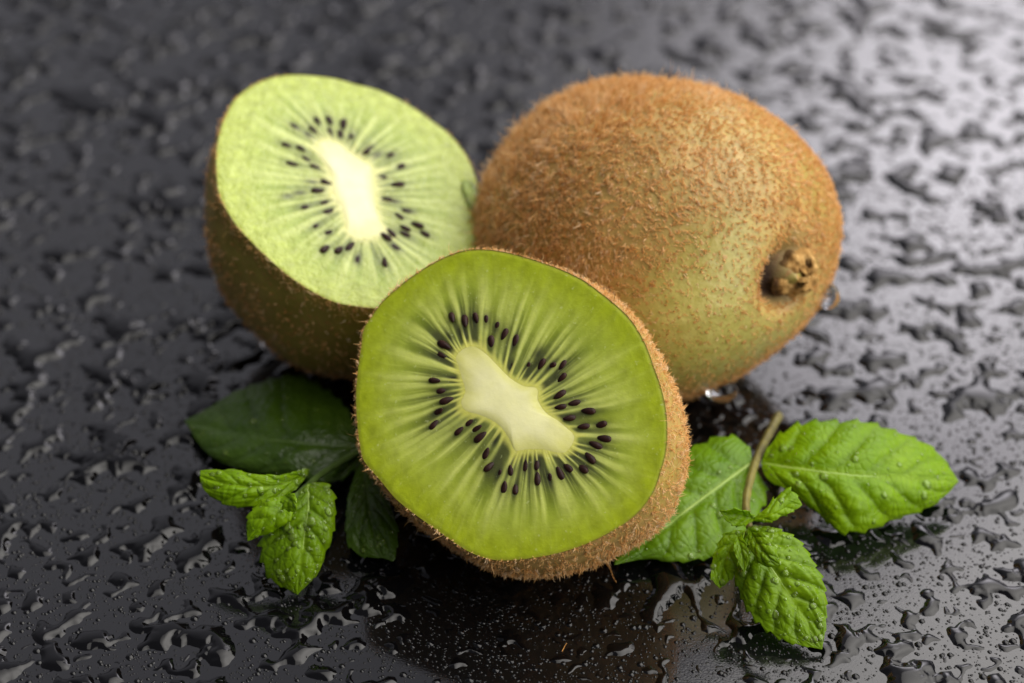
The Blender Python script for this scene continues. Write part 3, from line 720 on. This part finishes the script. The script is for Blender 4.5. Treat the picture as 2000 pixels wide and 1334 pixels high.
def splat(x, y, r_):
    h_ = r_ * 2.1
    i0, i1 = max(int((x - h_ - X0) / DX), 0), min(int((x + h_ - X0) / DX) + 1, nx)
    j0, j1 = max(int((y - h_ - Y0) / DX), 0), min(int((y + h_ - Y0) / DX) + 1, ny)
    if i1 <= i0 or j1 <= j0: return
    xx = gx[:, i0:i1] + wx[j0:j1, i0:i1] - x; yy = gy[j0:j1] + wy[j0:j1, i0:i1] - y
    fld[j0:j1, i0:i1] += np.exp(-(xx * xx + yy * yy) / (r_ * r_) * .7)
SP = .43; row = 0; yy0 = Y0
while yy0 < Y1:
    xx0 = X0 + (SP / 2 if row % 2 else 0)
    while xx0 < X1:
        x, y = xx0 + rd.uniform(-.26, .26), yy0 + rd.uniform(-.26, .26); xx0 += SP
        nf = math.exp(-(((x - .2) / 3.0) ** 2 + ((y + 6.0) / 1.5) ** 2))
        r0 = float(np.clip(rd.lognormal(math.log(.097), .38), .04, .23)) * (1 - .55 * nf)
        k = int(rd.choice([1, 2, 3, 4], p=[.38, .31, .21, .10])) if rd.random() > nf else 1
        th_ = rd.uniform(0, 2 * math.pi)
        for q in range(k):
            splat(x, y, r0); th_ += rd.normal(0, .8); st_ = r0 * rd.uniform(1.0, 1.5); r0 = max(r0 * rd.uniform(.62, 1.1), .05)
            x += st_ * math.cos(th_); y += st_ * math.sin(th_)
    yy0 += SP * .87; row += 1
for _ in range(4200): splat(rd.uniform(X0, X1), rd.uniform(Y0, Y1), float(np.clip(rd.lognormal(math.log(.05), .3), .03, .09)))
e = np.log(np.maximum(fld, 1e-4)) - math.log(.5)
e = np.clip(e, -3, 3)
dgy, dgx = np.gradient(e, DX); sd = e / np.maximum(np.hypot(dgx, dgy), 3.0)          # distance to the rim, near the rim
# the skin of the water: a membrane pulled down at the rim and levelled by its weight
sol = np.zeros_like(e); inside = e > 0; cap = (.22 / DX) ** 2
for _ in range(110):
    nb = np.roll(sol, 1, 0) + np.roll(sol, -1, 0) + np.roll(sol, 1, 1) + np.roll(sol, -1, 1)
    sol = np.where(inside, (1 + cap * nb) / (1 + 4 * cap), 0)
a1, a2 = .66 * sd, .008 + .24 * sol
hgt = np.where(inside, -.014 * np.log(np.exp(-np.clip(a1, 0, 1) / .014) + np.exp(-a2 / .014)), np.maximum(.66 * sd, -.03))
ins = e > 0
# connected pools by run merging
par = []
def find(i):
    while par[i] != i: par[i] = par[par[i]]; i = par[i]
    return i
lab = np.full(ins.shape, -1, int); prev = []
for y in range(ny):
    row = ins[y]; d = np.diff(np.r_[0, row.astype(np.int8), 0]); st = np.flatnonzero(d == 1); en = np.flatnonzero(d == -1); cur = []
    k = 0
    for a_, b_ in zip(st, en):
        i = len(par); par.append(i); cur.append((a_, b_, i)); lab[y, a_:b_] = i
        while k < len(prev) and prev[k][1] <= a_: k += 1
        kk = k
        while kk < len(prev) and prev[kk][0] < b_:
            ra, rb = find(prev[kk][2]), find(i)
            if ra != rb: par[rb] = ra
            kk += 1
    prev = cur
rootid = np.array([find(i) for i in range(len(par))])
lab = np.where(lab >= 0, rootid[lab], -1)
# grow one vertex outwards so that the table itself cuts the edge of every drop
grown = lab.copy()
for dy, dx in ((0, 1), (0, -1), (1, 0), (-1, 0), (1, 1), (1, -1), (-1, 1), (-1, -1)):
    sh = np.roll(np.roll(lab, dy, 0), dx, 1); grown = np.where((grown < 0) & (sh >= 0), sh, grown)
own = np.maximum.reduce([lab[:-1, :-1], lab[1:, :-1], lab[:-1, 1:], lab[1:, 1:]])     # pool of each cell
cy, cx = np.nonzero(own >= 0); cid = own[cy, cx]
gvert = np.stack([np.broadcast_to(gx, ins.shape), np.broadcast_to(gy, ins.shape), hgt], -1).reshape(-1, 3)
quad = np.stack([cy * nx + cx, cy * nx + cx + 1, (cy + 1) * nx + cx + 1, (cy + 1) * nx + cx], 1)
order = np.argsort(cid, kind='stable'); cid, quad = cid[order], quad[order]
ids, start, cnt = np.unique(cid, return_index=True, return_counts=True)
cen = np.array([gvert[quad[s_:s_ + c_, 0]].mean(0) for s_, c_ in zip(start, cnt)])
px = proj(cen); depth_ = -((cen - CAM) @ NV)
inview = (px[:, 0] > 0) & (px[:, 0] < 2000) & (px[:, 1] > 0) & (px[:, 1] < 1334)
hidden = np.zeros(len(ids), bool)
for ox, oy, rx, ry in ((1020, 800, 330, 340), (680, 440, 270, 300), (1300, 480, 350, 320), (540, 840, 160, 90), (1690, 930, 150, 90), (1400, 980, 80, 100)):
    hidden |= ((px[:, 0] - ox) / rx) ** 2 + ((px[:, 1] - oy) / ry) ** 2 < .9
score = cnt * (np.sin(PITCH) / depth_ ** 2) * inview * ~hidden
top = set(np.argsort(-score)[:300].tolist()); rest = []
def submesh(q):
    used, inv = np.unique(q, return_inverse=True); return gvert[used], inv.reshape(q.shape)
def where_words(p, c):
    x, y = p
    if y < 330:
        if x < 560: return 'blurred left behind the pale half'
        if x < 1150: return 'blurred behind the gap between kiwis'
        return 'blurred in glare behind whole kiwi'
    if x > 1560 and y < 720: return 'right of the whole kiwi'
    if x > 1560 and y < 1010: return 'around the broad right leaf'
    if x > 1560: return 'at bottom right past the mint'
    if y > 1080 and x > 1150: return 'below the right mint sprig'
    if y > 1080 and x > 640: return 'below the front kiwi half'
    if y > 1080: return 'at bottom left below the mint'
    if x < 480 and y < 720: return 'left of the pale kiwi half'
    if x < 480: return 'left of the left mint sprig'
    return 'between the kiwis and the mint'
named = {}
for i, (s_, c_) in enumerate(zip(start, cnt)):
    q = quad[s_:s_ + c_]
    if i not in top: rest.append(q); continue
    V, Fq = submesh(q)
    ext = V.max(0) - V.min(0); lng = max(ext[0], ext[1]) / max(min(ext[0], ext[1]), .01); fill = c_ * DX * DX / (ext[0] * ext[1])
    area_ = c_ * DX * DX
    ang_ = np.linalg.eigh(np.cov(V[:, :2].T))[1][:, 1]; ang_ = math.degrees(math.atan2(ang_[1], ang_[0])) % 180
    shp = 'very large' if area_ > .8 else 'large' if area_ > .45 else 'small' if area_ < .13 else 'tiny' if area_ < .07 else 'middling'
    frm = 'branching' if fill < .48 else ('long' if lng > 1.9 else 'rounded')
    lean = '' if lng < 1.25 else ' crosswise' if ang_ < 22 or ang_ > 158 else ' leaning right' if ang_ < 68 else ' lengthwise' if ang_ < 112 else ' leaning left'
    o = tag(mk('water_drop', V, Fq, M['water'], origin=(cen[i][0], cen[i][1], 0)), None, 'water drop', 'water drops on the black table')
    named.setdefault(f'{shp} {frm} water drop{lean} {where_words(px[i], cen[i])}', []).append((px[i][0], o))
ORD = ['leftmost', 'second from left', 'third from left', 'fourth from left', 'fifth from left', 'sixth from left', 'seventh from left', 'eighth from left',
       'ninth from left', 'tenth from left', 'eleventh from left', 'twelfth from left', 'thirteenth from left', 'fourteenth from left', 'fifteenth from left']
for lb, os_ in named.items():
    os_.sort(key=lambda t_: t_[0])
    for k, (_, o) in enumerate(os_):
        o['label'] = lb if len(os_) == 1 else f'{lb}, {"rightmost" if k == len(os_) - 1 else ORD[min(k, 14)]}'
V, Fq = submesh(np.vstack(rest))
# micro droplets between the pools
r = np.random.default_rng(50); nmic = 60000
mx, my = r.uniform(-11, 11, nmic), Y0 + (r.random(nmic) ** 1.5) * 17
ix, iy = ((mx - X0) / DX).astype(int), ((my - Y0) / DX).astype(int)
okm = e[iy, ix] < -.5; mx, my = mx[okm], my[okm]
mr = np.clip(r.lognormal(-4.15, .55, len(mx)), .006, .07)
mV, mF = domes(np.c_[mx, my, np.zeros(len(mx))], np.tile([0, 0, 1.0], (len(mx), 1)), mr, .55, 8, 2)
wd = mk('water_droplets', V, Fq, M['water']); tag(wd, 'remaining water drops scattered over the black table', 'water', kind='stuff')
wm = mk('fine_droplets', mV, mF, M['water']); tag(wm, 'fine mist droplets between the larger drops on the table', 'water', kind='stuff')

# ------------------------------------------------------------------ clear drops clinging to the fruit, stray fibres
def blob(name, P, axes, rad, label, mat):
    m, n = 20, 28; th = np.linspace(0, math.pi, m)[:, None]; ph = np.linspace(0, 2 * math.pi, n, endpoint=False)[None]
    A, B, Cx = axes
    sag = 1 + .18 * np.cos(th)
    V = P + (np.sin(th) * np.cos(ph) * rad[0] * sag)[..., None] * A + (np.sin(th) * np.sin(ph) * rad[1] * sag)[..., None] * B - (np.cos(th) * rad[2] + 0 * ph)[..., None] * Cx
    return tag(mk(name, V.reshape(-1, 3), gridF(m, n, True), mat, origin=P), label, 'water drop')
def nearest(V, p):
    q = proj(V); d = -((V - CAM) @ NV); k = np.argsort(((q - p) ** 2).sum(1))[:14]; return V[k[np.argmin(d[k])]]
z3 = np.array([0, 0, 1.0])
p = nearest(whole['V'], (1420, 775)); blob('hanging_drop', p + [.02, -.08, -.08], (RV, np.array([0, 1.0, 0]), z3), (.27, .20, .22), 'clear water drop hanging under the whole kiwi', M['drop'])
p = nearest(whole['V'], (1620, 565)); blob('hanging_drop', p + [.06, -.06, -.12], (RV, np.array([0, 1.0, 0]), z3), (.19, .16, .24), 'clear water drop hanging by the stem end of the whole kiwi', M['drop'])
pe = onplane([(926, 392)], rear['c'], rear['n'])[0]; nn = rear['n']; dl = onplane([(945, 432)], rear['c'], nn)[0] - onplane([(905, 350)], rear['c'], nn)[0]; dl /= np.linalg.norm(dl)
blob('rim_drop', pe, (dl, np.cross(nn, dl), nn), (.50, .17, .20), 'clear water bead along the right rim of the paler kiwi half', M['dew'])
def fibre(pts, label):
    o = stem(None, (0, 0, 0), pts, .007, .004, M['fuzz'], 'stray_fibre'); tag(o, label, 'fibre')
fibre([(1098, 1272, .02), (1103, 1262, .03), (1107, 1256, .04)], 'short orange kiwi hair lying on the table below the front half')
fibre([(1180, 1095, .3), (1192, 1112, .2), (1198, 1128, .1), (1206, 1140, .02)], 'curved orange kiwi hair at the lower right rim of the front half')
